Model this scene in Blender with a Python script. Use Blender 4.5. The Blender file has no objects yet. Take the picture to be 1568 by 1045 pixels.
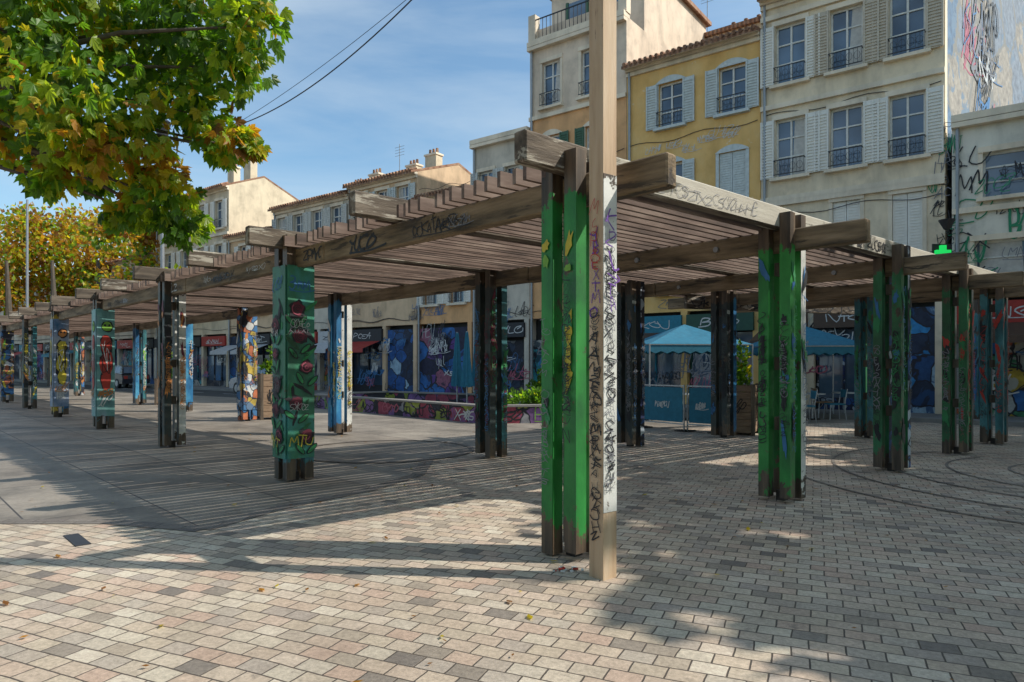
import bpy, math, random
import numpy as np
from mathutils import Vector, Matrix, noise
random.seed(7); np.random.seed(7)
rnd=random.random
def U(a,b): return a+(b-a)*rnd()
sc=bpy.context.scene
F=1045.0; CX=784.0; HY=557.0; CH=1.6
def G(x,y):
    d=F*CH/(y-HY); return Vector(((x-CX)/F*d,d,0))
def W(x,y,d): return Vector(((x-CX)/F*d,d,CH+(HY-y)/F*d))
# ------------------------------------------------------------ camera
cam=bpy.data.cameras.new("camera"); co=bpy.data.objects.new("camera",cam); sc.collection.objects.link(co)
co.location=(0,0,CH); co.rotation_euler=(math.pi/2,0,0)
cam.lens=24; cam.sensor_width=36; cam.shift_y=0.022; cam.clip_end=3000; sc.camera=co
# ------------------------------------------------------------ world / sun
EL=math.radians(43); 
sd=Vector((-math.cos(EL)*0.9965,math.cos(EL)*0.083,-math.sin(EL)))
sun=bpy.data.lights.new("sun",'SUN'); so=bpy.data.objects.new("sun",sun); sc.collection.objects.link(so)
so.rotation_euler=sd.to_track_quat('-Z','Y').to_euler(); sun.energy=5.0; sun.angle=math.radians(0.5); sun.color=(1,0.95,0.86)
so.location=(20,-5,30)
w=bpy.data.worlds.new("World"); sc.world=w; w.use_nodes=True
nt=w.node_tree; nt.nodes.clear()
out=nt.nodes.new('ShaderNodeOutputWorld'); bg=nt.nodes.new('ShaderNodeBackground'); sky=nt.nodes.new('ShaderNodeTexSky')
sky.sky_type='NISHITA'; sky.sun_disc=False; sky.sun_elevation=EL; sky.sun_rotation=math.radians(94.8); sky.dust_density=1.6; sky.air_density=1.0
tc=nt.nodes.new('ShaderNodeTexCoord'); mp=nt.nodes.new('ShaderNodeMapping'); mp.inputs['Scale'].default_value=(1.0,1.0,3.6); mp.inputs['Rotation'].default_value=(0.25,0.35,0.2); mp.inputs['Location'].default_value=(.3,.1,.2)
nz=nt.nodes.new('ShaderNodeTexNoise'); nz.inputs['Scale'].default_value=1.6; nz.inputs['Detail'].default_value=7; nz.inputs['Roughness'].default_value=0.55; nz.inputs['Distortion'].default_value=0.6
rp=nt.nodes.new('ShaderNodeValToRGB'); rp.color_ramp.elements[0].position=0.36; rp.color_ramp.elements[0].color=(0.04,0.04,0.04,1); rp.color_ramp.elements[1].position=0.76; rp.color_ramp.elements[1].color=(0.75,0.75,0.75,1)
tint=nt.nodes.new('ShaderNodeMixRGB'); tint.blend_type='MULTIPLY'; tint.inputs[0].default_value=1; tint.inputs[2].default_value=(1.05,1.36,1.42,1)
mx=nt.nodes.new('ShaderNodeMixRGB'); mx.inputs[2].default_value=(5.3,6.2,6.9,1)
nt.links.new(tc.outputs['Generated'],mp.inputs[0]); nt.links.new(mp.outputs[0],nz.inputs['Vector']); nt.links.new(nz.outputs['Fac'],rp.inputs[0])
nt.links.new(sky.outputs[0],tint.inputs[1]); nt.links.new(rp.outputs[0],mx.inputs[0]); nt.links.new(tint.outputs[0],mx.inputs[1]); nt.links.new(mx.outputs[0],bg.inputs[0]); nt.links.new(bg.outputs[0],out.inputs[0])
bg.inputs[1].default_value=0.132
sc.view_settings.view_transform='Standard'; sc.view_settings.look='None'; sc.view_settings.exposure=0
# ------------------------------------------------------------ materials
def base(name):
    m=bpy.data.materials.new(name); m.use_nodes=True; nt=m.node_tree
    return m,nt,nt.nodes['Principled BSDF']
def coords(nt,rot=0,scale=(1,1,1)):
    t=nt.nodes.new('ShaderNodeTexCoord'); vr=nt.nodes.new('ShaderNodeVectorRotate'); vr.rotation_type='Z_AXIS'; vr.inputs['Angle'].default_value=-rot
    mp=nt.nodes.new('ShaderNodeMapping'); mp.inputs['Scale'].default_value=scale
    nt.links.new(t.outputs['Object'],vr.inputs[0]); nt.links.new(vr.outputs[0],mp.inputs[0]); return mp.outputs[0]
def noi(nt,vec,scale,detail=5,rough=0.6,dist=0):
    n=nt.nodes.new('ShaderNodeTexNoise'); n.inputs['Scale'].default_value=scale; n.inputs['Detail'].default_value=detail
    n.inputs['Roughness'].default_value=rough; n.inputs['Distortion'].default_value=dist; nt.links.new(vec,n.inputs['Vector']); return n
def ramp(nt,fac,cols,pos=None,const=False):
    r=nt.nodes.new('ShaderNodeValToRGB'); cr=r.color_ramp
    if const: cr.interpolation='CONSTANT'
    k=len(cols)
    if pos is None: pos=[0.3+0.4*i/max(1,k-1) for i in range(k)]
    cr.elements[0].position=pos[0]; cr.elements[0].color=(*cols[0][:3],1)
    cr.elements[1].position=pos[1]; cr.elements[1].color=(*cols[1][:3],1)
    for i in range(2,k):
        e=cr.elements.new(pos[i]); e.color=(*cols[i][:3],1)
    nt.links.new(fac,r.inputs[0]); return r.outputs[0]
def mix(nt,f,a,b,mode='MIX'):
    m=nt.nodes.new('ShaderNodeMixRGB'); m.blend_type=mode
    for i,v in enumerate((f,a,b)):
        if hasattr(v,'links'): nt.links.new(v,m.inputs[i])
        elif i==0: m.inputs[0].default_value=v
        else: m.inputs[i].default_value=(*v[:3],1)
    return m.outputs[0]
def bump(nt,b,h,st,dist=0.01):
    n=nt.nodes.new('ShaderNodeBump'); n.inputs['Strength'].default_value=st; n.inputs['Distance'].default_value=dist
    nt.links.new(h,n.inputs['Height']); nt.links.new(n.outputs[0],b.inputs['Normal'])
def math_(nt,op,a,b=0.0,c=None):
    n=nt.nodes.new('ShaderNodeMath'); n.operation=op
    for i,v in enumerate((a,b,c)):
        if v is None: continue
        if hasattr(v,'links'): nt.links.new(v,n.inputs[i])
        else: n.inputs[i].default_value=v
    return n.outputs[0]
def noisy(name,cols,scale=3,rot=0,stretch=(1,1,1),rough=0.8,bm=0.2,pos=None,wear=None,dirt=0.0,metal=0,post=False):
    m,nt,b=base(name); v=coords(nt,rot,stretch); n=noi(nt,v,scale); c=ramp(nt,n.outputs['Fac'],cols,pos)
    if wear:
        wc,th,ws=wear; n2=noi(nt,v,ws,8,0.7); f=n2.outputs['Fac']
        if post:
            s=nt.nodes.new('ShaderNodeSeparateXYZ'); t=nt.nodes.new('ShaderNodeTexCoord'); nt.links.new(t.outputs['Object'],s.inputs[0]); z=s.outputs[2]
            lo=math_(nt,'MAXIMUM',math_(nt,'MULTIPLY_ADD',z,-0.75,0.31),0.0); hi=math_(nt,'MAXIMUM',math_(nt,'MULTIPLY_ADD',z,1.4,-4.0),0.0)
            f=math_(nt,'ADD',f,math_(nt,'ADD',lo,hi))
            wv=coords(nt,0,(1,1,.1)); wc=ramp(nt,noi(nt,wv,10,5).outputs['Fac'],[(0.025,0.018,0.012),(0.085,0.058,0.038),(0.17,0.115,0.07)])
        c2=ramp(nt,f,[(0,0,0),(1,1,1)],[th,th+0.03]); c=mix(nt,c2,c,wc)
    if dirt>0:
        v3=coords(nt,0,(1,1,0.25)); n3=noi(nt,v3,1.3,6,0.65); f=ramp(nt,n3.outputs['Fac'],[(1,1,1),(1-dirt,)*3],[0.45,0.72]); c=mix(nt,1.0,c,f,'MULTIPLY')
    nt.links.new(c,b.inputs['Base Color']); b.inputs['Roughness'].default_value=rough; b.inputs['Metallic'].default_value=metal
    if bm>=.1: n4=noi(nt,v,scale*6,4); bump(nt,b,n4.outputs['Fac'],bm)
    return m
def mural(name,cols,scale=1.2,line=(0.02,0.02,0.03),lw=0.03):
    m,nt,b=base(name); v=coords(nt); n=noi(nt,v,2.2,2,0.5)
    mm=mix(nt,0.45,v,n.outputs['Color'],'ADD')
    vo=nt.nodes.new('ShaderNodeTexVoronoi'); vo.inputs['Scale'].default_value=scale; nt.links.new(mm,vo.inputs['Vector'])
    ve=nt.nodes.new('ShaderNodeTexVoronoi'); ve.feature='DISTANCE_TO_EDGE'; ve.inputs['Scale'].default_value=scale; nt.links.new(mm,ve.inputs['Vector'])
    sp=nt.nodes.new('ShaderNodeSeparateColor'); nt.links.new(vo.outputs['Color'],sp.inputs[0])
    k=len(cols); c=ramp(nt,sp.outputs[0],cols,[i/k for i in range(k)],True)
    n2=noi(nt,v,4,6,.65); c=mix(nt,0.5,c,ramp(nt,n2.outputs['Fac'],[(0.05,0.05,0.08),(0.85,0.85,0.85)]),'OVERLAY')
    n5=noi(nt,v,1.1,5,.6,1.5); c=mix(nt,ramp(nt,n5.outputs['Fac'],[(0,0,0),(.85,.85,.85)],[.56,.60]),c,cols[-1])
    e=ramp(nt,ve.outputs['Distance'],[(1,1,1),(0,0,0)],[lw,lw+0.015]); c=mix(nt,e,c,line)
    nt.links.new(c,b.inputs['Base Color']); b.inputs['Roughness'].default_value=0.7; return m
def plain(name,col,rough=0.6,var=0.25,metal=0): 
    return noisy(name,[tuple(c*(1-var) for c in col),col],8,rough=rough,bm=0.0,metal=metal)
AR=math.atan2(.656,.755); AL=math.atan2(.724,-.69)
WC=[(0.035,0.026,0.019),(0.11,0.083,0.06),(0.22,0.175,0.13)]
wood_R=noisy("weathered_wood_cross",WC,9,AR,(0.12,1,1),0.85,0.8,wear=((0.36,0.32,0.26),0.55,5))
wood_L=noisy("weathered_wood_long",[(0.05,0.036,0.022),(0.20,0.14,0.08),(0.34,0.245,0.15)],9,AL,(0.12,1,1),0.85,0.8,wear=((0.06,0.045,0.032),0.57,4))
wood_pale=noisy("bleached_wood",[(0.26,0.23,0.18),(0.42,0.38,0.31),(0.50,0.46,0.38)],5,AR,(0.12,1,1),0.85,0.5,wear=((0.14,0.13,0.10),0.55,7))
wood_slat=noisy("slat_wood",[(0.055,0.036,0.028),(0.15,0.10,0.078),(0.27,0.20,0.16)],5,AR,(0.2,1,1),0.85,0.3)
wood_V=noisy("post_wood",WC,9,0,(1,1,0.12),0.85,0.5)
pole_wood=noisy("pole_wood",[(0.34,0.21,0.12),(0.50,0.35,0.22),(0.58,0.44,0.30)],7,0,(1,1,0.1),0.7,0.5,wear=((0.20,0.12,0.07),0.60,9),dirt=.25)
def pm(name,cols,th=0.58): return noisy(name,cols,2.6,0,(1,1,0.6),0.5,0.25,wear=((0,0,0),th,6),dirt=0.3,post=True)
p_green=pm("green_paint",[(0.01,0.10,0.025),(0.018,0.21,0.035),(0.035,0.30,0.055)],0.60)
p_dgreen=pm("darkgreen_paint",[(0.008,0.035,0.02),(0.018,0.12,0.04),(0.03,0.20,0.08)],0.57)
p_teal=pm("teal_paint",[(0.01,0.05,0.06),(0.03,0.15,0.17),(0.08,0.27,0.30)],0.57)
p_white=noisy("white_paint",[(0.50,0.50,0.47),(0.74,0.73,0.68)],4,rough=0.6,bm=0.2,wear=((0,0,0),0.62,9),dirt=0.4,post=True)
p_dark=pm("dark_paint",[(0.012,0.014,0.017),(0.025,0.04,0.04),(0.055,0.06,0.05)],0.57)
p_blue=pm("blue_paint",[(0.01,0.07,0.18),(0.02,0.17,0.36),(0.1,0.38,0.54)],0.62)
p_yel=pm("yellow_paint",[(0.42,0.25,0.02),(0.58,0.42,0.05)],0.66)
p_navy=mural("navy_pattern",[(0.01,0.02,0.08),(0.35,0.4,0.45),(0.02,0.08,0.25),(0.02,0.02,0.03)],5,lw=0.05)
p_mix=mural("mixed_pattern",[(0.5,0.5,0.48),(0.02,0.02,0.03),(0.42,0.30,0.05),(0.4,0.12,0.05),(0.04,0.14,0.3)],4.5,lw=0.04)
c_black=plain("black_spray",(0.015,0.015,0.02)); c_yel=plain("yellow_spray",(0.58,0.46,0.04)); c_lime=plain("lime_spray",(0.20,0.42,0.05)); c_red=plain("red_spray",(0.45,0.04,0.025))
c_pur=plain("purple_spray",(0.16,0.05,0.34)); c_white=plain("white_spray",(0.62,0.62,0.6)); c_mar=plain("maroon_spray",(0.13,0.012,0.03)); c_leaf=plain("leafgreen_spray",(0.03,0.24,0.08)); c_blue=plain("blue_spray",(0.04,0.17,0.38)); c_or=plain("orange_spray",(0.52,0.20,0.05))
c_tag_green=plain("green_tag",(0.02,0.26,0.12)); c_pink=plain("pink_spray",(0.45,0.10,0.15)); c_grey=plain("grey_spray",(0.2,0.2,0.22))
steel=plain("rusty_steel",(0.06,0.05,0.045),0.6,0.4,0.5); iron=plain("wrought_iron",(0.03,0.03,0.035),0.5); galv=plain("grey_metal",(0.35,0.36,0.37),0.45,0.2,0.6)
# ------------------------------------------------------------ mesh builder
Z=Vector((0,0,1))
class MB:
    def __init__(s): s.v=[];s.f=[];s.mi=[];s.ms=[]
    def m(s,mat):
        if mat not in s.ms: s.ms.append(mat)
        return s.ms.index(mat)
    def poly(s,pts,mat):
        i=len(s.v); s.v+= [tuple(p) for p in pts]; s.f.append(list(range(i,i+len(pts)))); s.mi.append(s.m(mat))
    def box(s,c,sz,mat,ax=None,ay=None,az=None,fm=None):
        c=Vector(c); ax=Vector(ax or (1,0,0)); az=Vector(az or (0,0,1)); ay=Vector(ay) if ay else az.cross(ax)
        hx,hy,hz=sz[0]/2,sz[1]/2,sz[2]/2; i=len(s.v)
        for k in range(8):
            s.v.append(tuple(c+ax*(hx if k&1 else -hx)+ay*(hy if k&2 else -hy)+az*(hz if k&4 else -hz)))
        fs=[('-x',(0,4,6,2)),('+x',(1,3,7,5)),('-y',(0,1,5,4)),('+y',(2,6,7,3)),('-z',(0,2,3,1)),('+z',(4,5,7,6))]
        for k,q in fs:
            s.f.append([i+a for a in q]); s.mi.append(s.m((fm or {}).get(k,mat)))
    def bar(s,a,b,wd,ht,mat,up=Z,**k):
        a=Vector(a);b=Vector(b);d=b-a;L=d.length;d.normalize(); up=Vector(up)
        sy=up.cross(d); 
        if sy.length<1e-4: sy=Vector((1,0,0)).cross(d)
        sy.normalize(); uz=d.cross(sy); s.box((a+b)/2,(L,wd,ht),mat,d,sy,uz,**k)
    def tube(s,pts,rad,mat,n=8,cap=True):
        pts=[Vector(p) for p in pts]; rings=[]
        for k,p in enumerate(pts):
            d=(pts[min(k+1,len(pts)-1)]-pts[max(k-1,0)]).normalized(); r=rad[k] if isinstance(rad,(list,tuple)) else rad
            a=d.cross(Vector((0.13,0.9,0.21)) if abs(d.z)>0.7 else Z).normalized(); b=d.cross(a); i=len(s.v); rings.append(i)
            for j in range(n):
                t=2*math.pi*j/n; s.v.append(tuple(p+a*math.cos(t)*r+b*math.sin(t)*r))
        for k in range(len(rings)-1):
            for j in range(n):
                s.f.append([rings[k]+j,rings[k]+(j+1)%n,rings[k+1]+(j+1)%n,rings[k+1]+j]); s.mi.append(s.m(mat))
        if cap:
            s.f.append([rings[0]+j for j in range(n)][::-1]); s.mi.append(s.m(mat)); s.f.append([rings[-1]+j for j in range(n)]); s.mi.append(s.m(mat))
    def make(s,name,parent=None,smooth=False,bevel=0):
        me=bpy.data.meshes.new(name); me.from_pydata(s.v,[],s.f)
        for m in s.ms: me.materials.append(m)
        me.polygons.foreach_set('material_index',s.mi)
        if smooth: me.polygons.foreach_set('use_smooth',[True]*len(s.f))
        me.update(); o=bpy.data.objects.new(name,me); sc.collection.objects.link(o)
        if parent: o.parent=parent
        if bevel:
            b=o.modifiers.new('bevel','BEVEL'); b.width=bevel; b.segments=1; b.limit_method='ANGLE'
        return o
def empty(name):
    e=bpy.data.objects.new(name,None); sc.collection.objects.link(e); return e
OFFK=[0]
def ribbon(mb,pts2,o,u,v,n,th,mat,off=0.004):
    P=[]
    k=len(pts2)
    for i in range(k-1):
        p0=pts2[max(i-1,0)];p1=pts2[i];p2=pts2[i+1];p3=pts2[min(i+2,k-1)]
        for s in (0,0.33,0.66):
            q=[0.5*((2*p1[a])+(-p0[a]+p2[a])*s+(2*p0[a]-5*p1[a]+4*p2[a]-p3[a])*s*s+(-p0[a]+3*p1[a]-3*p2[a]+p3[a])*s**3) for a in (0,1)]
            P.append(q)
    P.append(pts2[-1])
    for i in range(len(P)-1):
        a,b=P[i],P[i+1]; dx,dy=b[0]-a[0],b[1]-a[1]; l=math.hypot(dx,dy)+1e-6; px,py=-dy/l*th/2,dx/l*th/2; ex,ey=dx/l*th*.25,dy/l*th*.25
        OFFK[0]=(OFFK[0]+1)%13; of=off+0.0004*OFFK[0]
        mb.poly([o+u*(X)+v*(Y)+n*of for X,Y in ((a[0]+px-ex,a[1]+py-ey),(b[0]+px+ex,b[1]+py+ey),(b[0]-px+ex,b[1]-py+ey),(a[0]-px-ex,a[1]-py-ey))],mat)
GLY=[[[(0,0),(.35,1),(.55,1),(.9,0)],[(.1,.4),(.85,.45)]],
 [[(.1,0),(.1,1),(.7,.85),(.6,.55),(.15,.5),(.85,.4),(.7,.05),(.1,0)]],
 [[(.9,.85),(.4,1),(.05,.5),(.4,0),(.9,.15)]],[[(.9,1),(.1,1),(.1,0),(.95,0)],[(.1,.5),(.7,.55)]],
 [[(.1,0),(.15,1)],[(.85,0),(.8,1)],[(.1,.5),(.85,.52)]],[[(.1,1),(.1,0)],[(.9,1),(.12,.45),(.95,0)]],
 [[(.1,1),(.1,.05),(.95,0)]],[[(0,0),(.1,1),(.45,.35),(.8,1),(.95,0)]],[[(.05,0),(.1,1),(.85,0),(.9,1)]],
 [[(.5,1),(.05,.6),(.2,.05),(.75,.05),(.95,.55),(.5,1)]],[[(.1,0),(.12,1),(.85,.85),(.7,.45),(.1,.45)]],
 [[(.9,.9),(.2,.95),(.1,.6),(.85,.4),(.7,.05),(.0,.1)]],[[(0,1),(1,.95)],[(.5,1),(.45,0)]],
 [[(.05,1),(.15,.1),(.75,.05),(.9,1)]],[[(0,1),(1,0)],[(.95,1),(.0,0)]],[[(0,1),(.5,.5),(.95,1)],[(.5,.5),(.35,-.3)]],
 [[(.05,.95),(.95,1),(.05,.05),(1,0)]],[[(.1,.8),(.5,1),(.8,.7),(.05,0),(.95,.05)]],
 [[(.5,.5),(.9,.9),(.3,1),(.1,.5),(.6,0),(1.2,.3),(1.1,.8)]],[[(0,.2),(.3,.9),(.4,.1),(.6,.8),(.7,.1),(1.1,.5)]],
 [[(.5,1),(.3,0),(1,.65),(0,.6),(.8,0),(.5,1)]],[[(0,.5),(.4,.6),(1.2,.5)],[(.8,.9),(1.25,.5),(.8,.1)]]]
def glyph(mb,o,u,v,n,x,y,w_,h_,th,mat,off,sl=0,rot=0):
    for st in random.choice(GLY):
        pts=[]
        for a,b in st:
            a+=U(-.14,.14); b+=U(-.14,.14); X=(a-.5)*w_+sl*(b-.5)*h_; Y=(b-.5)*h_
            X,Y=X*math.cos(rot)-Y*math.sin(rot),X*math.sin(rot)+Y*math.cos(rot); pts.append((x+w_/2+X,y+h_/2+Y))
        ribbon(mb,pts,o,u,v,n,th,mat,off)
def tag(mb,o,u,v,n,W_,H_,mat,th,count,vertical=False,off=0.004):
    sl=U(-.1,.5)
    if vertical:
        y=0
        while y<H_*.95:
            h=H_/count*U(.5,1.5); w_=W_*U(.55,1); 
            if rnd()<.9: glyph(mb,o,u,v,n,U(0,W_-w_),y,w_,h*.85,th*U(.6,1.3),mat,off,0,U(-.5,.5))
            y+=h*U(.8,1.2)
    else:
        x=0; drift=U(-.15,.15)
        for i in range(count):
            w_=W_/count*U(.7,1.3); h=H_*U(.65,1.15); glyph(mb,o,u,v,n,x,drift*x*H_/W_+U(-.1,.1)*H_,w_,h,th*U(.8,1.2),mat,off,sl,U(-.15,.15)); x+=w_*U(.75,1.0)
        if rnd()<.35: ribbon(mb,[(0,-.1*H_),(W_*.6,-.2*H_),(W_*1.05,0)],o,u,v,n,th*.8,mat,off)
def blob(mb,c,u,v,n,ru,rv,mat,off=0.004,k=12,jag=0.15,rot=0):
    pts=[]
    for i in range(k):
        t=2*math.pi*i/k; r=1+U(-jag,jag); x,y=math.cos(t)*ru*r,math.sin(t)*rv*r
        x,y=x*math.cos(rot)-y*math.sin(rot),x*math.sin(rot)+y*math.cos(rot)
        pts.append(c+u*x+v*y+n*off)
    mb.poly(pts,mat)
# ------------------------------------------------------------ ground
def slab_mat():
    m,nt,b=base("slab_paving"); v=coords(nt,AL)
    br=nt.nodes.new('ShaderNodeTexBrick'); nt.links.new(v,br.inputs['Vector'])
    br.inputs['Color1'].default_value=(0,0,0,1);br.inputs['Color2'].default_value=(1,1,1,1);br.inputs['Mortar'].default_value=(0.5,0.5,0.5,1)
    br.inputs['Scale'].default_value=1;br.inputs['Brick Width'].default_value=2.4;br.inputs['Row Height'].default_value=1.2;br.inputs['Mortar Size'].default_value=0.01
    c=ramp(nt,br.outputs['Color'],[(0.22,0.185,0.15),(0.29,0.25,0.205)],[0,1]); n=noi(nt,v,0.9,8,.72)
    c=mix(nt,0.8,c,ramp(nt,n.outputs['Fac'],[(0.16,0.16,0.16),(0.68,0.68,0.68)]),'OVERLAY'); c=mix(nt,br.outputs['Fac'],c,(0.06,0.05,0.045))
    n5=noi(nt,v,14,7,.8); c=mix(nt,.5,c,ramp(nt,n5.outputs['Fac'],[(0.3,0.3,0.3),(0.7,0.7,0.7)]),'OVERLAY')
    nt.links.new(c,b.inputs['Base Color']); b.inputs['Roughness'].default_value=0.6; n2=noi(nt,v,60,3); bump(nt,b,n2.outputs['Fac'],0.2); return m
def paver_mat(name,cols,ang,bw=0.19,rh=0.135):
    m,nt,b=base(name); v0=coords(nt,math.radians(ang)); nn=noi(nt,v0,1.1,2); v=mix(nt,0.06,v0,nn.outputs['Color'],'ADD')
    nn2=noi(nt,v0,12,2); v=mix(nt,0.007,v,nn2.outputs['Color'],'ADD')
    br=nt.nodes.new('ShaderNodeTexBrick'); nt.links.new(v,br.inputs['Vector'])
    br.inputs['Color1'].default_value=(0,0,0,1);br.inputs['Color2'].default_value=(1,1,1,1);br.inputs['Mortar'].default_value=(0.5,0.5,0.5,1)
    br.inputs['Scale'].default_value=1;br.inputs['Brick Width'].default_value=bw;br.inputs['Row Height'].default_value=rh;br.inputs['Mortar Size'].default_value=0.006;br.inputs['Mortar Smooth'].default_value=0.5
    k=len(cols); c=ramp(nt,br.outputs['Color'],cols,[i/(k-1) for i in range(k)])
    n=noi(nt,v,0.45,6,.7); c=mix(nt,0.7,c,ramp(nt,n.outputs['Fac'],[(0.31,0.30,0.29),(0.69,0.69,0.69)]),'OVERLAY')
    n3=noi(nt,v,34,6,.8); c=mix(nt,0.7,c,ramp(nt,n3.outputs['Fac'],[(0.25,0.25,0.25),(0.73,0.73,0.73)]),'OVERLAY')
    c=mix(nt,br.outputs['Fac'],c,(0.085,0.065,0.05))
    n4=noi(nt,v,7,6,.75); c=mix(nt,ramp(nt,n4.outputs['Fac'],[(0,0,0),(0.6,0.6,0.6)],[0.61,0.71]),c,(0.12,0.10,0.085))
    nt.links.new(c,b.inputs['Base Color']); b.inputs['Roughness'].default_value=0.72
    inv=math_(nt,'MULTIPLY_ADD',br.outputs['Fac'],-1,1.0); ad=math_(nt,'MULTIPLY_ADD',n3.outputs['Fac'],0.5,inv)
    bump(nt,b,ad,0.8,0.008); return m
PC=[(0.17,0.145,0.125),(0.46,0.375,0.28),(0.44,0.34,0.26),(0.51,0.44,0.34),(0.35,0.29,0.24),(0.48,0.395,0.295),(0.44,0.31,0.235),(0.55,0.48,0.38)]
pav=paver_mat("brick_pavers",PC,-24); slab=slab_mat()
mb=MB(); mb.poly([(-900,-300,0),(900,-300,0),(900,1500,0),(-900,1500,0)],slab); mb.make("ground")
bd=[(-60,7.2,0)]+[tuple(G(x,y)) for x,y in ((0,800),(170,800),(310,812),(430,778),(560,752),(640,728),(655,705),(720,690),(860,672),(1000,660),(1200,650),(1420,645))]+[(14,18.5,0),(40,10,0),(40,-30,0),(-60,-30,0)]
mb=MB(); mb.poly([Vector(p)+Z*0.004 for p in bd],pav); mb.make("brick_pavement")
edge=paver_mat("edging_pavers",[(0.12,0.10,0.09),(0.2,0.175,0.15),(0.16,0.135,0.12)],0,0.3,0.3)
mb=MB()
def strip(pts,w,mat,z):
    for i in range(len(pts)-1):
        a,b=Vector(pts[i]),Vector(pts[i+1]); d=(b-a).normalized(); n=Vector((-d.y,d.x,0))*w/2
        mb.poly([a+n+Z*z,b+n+Z*z,b-n+Z*z,a-n+Z*z],mat); z+=0.0003
strip([p for p in bd[1:9]],0.20,edge,0.009)
cc=Vector((8.6,9.6,0))
for r in (1.3,2.1,2.9,3.7,4.5):
    pts=[cc+Vector((math.cos(t)*r,math.sin(t)*r,0)) for t in [math.pi*(0.6+1.2*i/40) for i in range(41)]]
    strip(pts,0.045,edge,0.009)
cc=G(590,690)
strip([cc+Vector((math.cos(t)*1.6,math.sin(t)*1.6,0)) for t in np.linspace(0,6.283,41)],0.10,edge,0.008)
mb.make("paving_edging")
mb=MB(); c=G(118,828); mb.box(c+Z*0.007,(0.5,0.12,0.01),iron,Vector((-.69,.724,0))); mb.make("drain_grate")
# ------------------------------------------------------------ pergola
L=Vector((-.69,.724,0)).normalized(); R=Vector((.755,.656,0)).normalized(); P0=Vector((0.52,5.7,0)); SL=5.1
SB=[0,3.5,6.8,9.8,12.0]
perg=empty("pergola")
def pp(a,b,z=0): return P0+L*a+R*b+Z*z
mb=MB(); NB=8
for b in SB:
    a1=SL*NB+0.9 if b<4 else SL+0.9
    x=-0.95
    while x<a1:
        e=min(x+SL,a1); j=U(-.01,.01); mb.bar(pp(x,b,3.025+j),pp(e-0.01,b,3.025+U(-.01,.01)),0.13,0.25,wood_L); x=e
mb.make("long_beams",perg,bevel=0.014)
mb=MB()
for i in range(NB*2+1):
    a=i*SL/2; b1=4.1 if i>2 else 12.7
    if i==0:
        mb.bar(pp(a,-0.62,3.285),pp(a,0.1,3.285),0.13,0.25,wood_R); mb.bar(pp(a,0.105,3.285),pp(a,3.62,3.28),0.13,0.25,wood_R,fm={'-y':wood_pale,'+z':wood_pale}); mb.bar(pp(a,3.63,3.275),pp(a,12.7,3.275),0.13,0.25,wood_R,fm={'-y':wood_pale})
    else: mb.bar(pp(a,-0.62+U(-.06,.06),3.285),pp(a,b1,3.285),0.13,0.25,wood_R)
mb.bar(pp(5.2,9.3,3.0),pp(3.0,15.5,3.0),0.12,0.3,wood_R)
mb.make("cross_beams",perg,bevel=0.014)
mb=MB(); a=0.16
while a<SL*NB+0.5:
    if abs(((a+SL/4)%(SL/2))-SL/4)>0.10:
        b1=3.72 if a>SL+0.6 else 12.5
        b0=-0.2+U(-.05,.05); dz=U(-.012,.008)
        mb.bar(pp(a,b0,3.222+dz),pp(a+U(-.02,.02),b1+U(-.04,.04),3.222+dz+U(-.004,.004)),0.045,0.135,wood_slat)
    a+=0.168+U(-.01,.01)
mb.make("roof_slats",perg)
mb=MB()
for b in SB[1:3]:
    for a in (0.8,2.0,3.6): mb.tube([pp(a,b-0.065,3.02),pp(a,b-0.10,3.02)],0.035,galv,10)
mb.make("beam_bolts",perg)
def post(a,b,lf,rf,name,panel=None,pos=None,deco=None):
    c=pos if pos else pp(a,b); mb=MB(); q=0.128; s=0.125
    for sa in (-1,1):
        for sb in (-1,1):
            cc=c+L*sa*q+R*sb*q; z0=0.03+U(-.02,.05); zt=3.30+U(-.03,.05)
            f={'-x':rf if sb>0 else lf,'+y':lf,'+x':lf,'-y':rf}
            mb.box(cc+Z*(z0+zt)/2,(s,s,zt-z0),wood_V,L,None,None,f)
    mb.box(c+Z*0.06,(0.1,0.1,0.12),steel,L)
    for z in (0.9,1.6,2.7): mb.box(c+Z*z,(0.125,0.125,0.15),wood_V,L)
    if panel:
        mb.box(c-R*0.205+Z*1.62,(0.385,0.02,2.6),panel,L); mb.box(c-L*0.205+Z*1.622,(0.02,0.384,2.6),panel,L)
    nl,nr=-R,-L; e_=0.217 if panel else 0.1935; ol=c-R*e_; orr=c-L*e_
    if deco: deco(mb,ol,-L,nl,orr,R,nr)
    return mb.make(name,perg)
def deco_green(mb,ol,ul,nl,orr,ur,nr):
    for i in range(12): blob(mb,ol+ul*random.choice([-.125,.125])+Z*U(.8,2.6),ul,Z,nl,U(.02,.04),U(.03,.12),random.choice([c_yel,c_lime,c_yel,c_black,c_leaf]),rot=U(-.4,.4),off=0.004+0.001*i,jag=.35)
    tag(mb,orr+ur*0.07+Z*0.6,ur,Z,nr,0.10,2.1,c_black,0.012,22,True); tag(mb,orr+ur*0.07+Z*0.9,ur,Z,nr,0.11,1.7,c_pur,0.014,12,True,.012)
    for k_ in range(3): tag(mb,ol+ul*(0.07 if k_ else -.18)+Z*U(.6,1.2),ul,Z,nl,0.10,U(1,1.5),random.choice([c_black,c_grey,c_black]),0.006,random.randint(16,24),True,.018+.004*k_)
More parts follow.
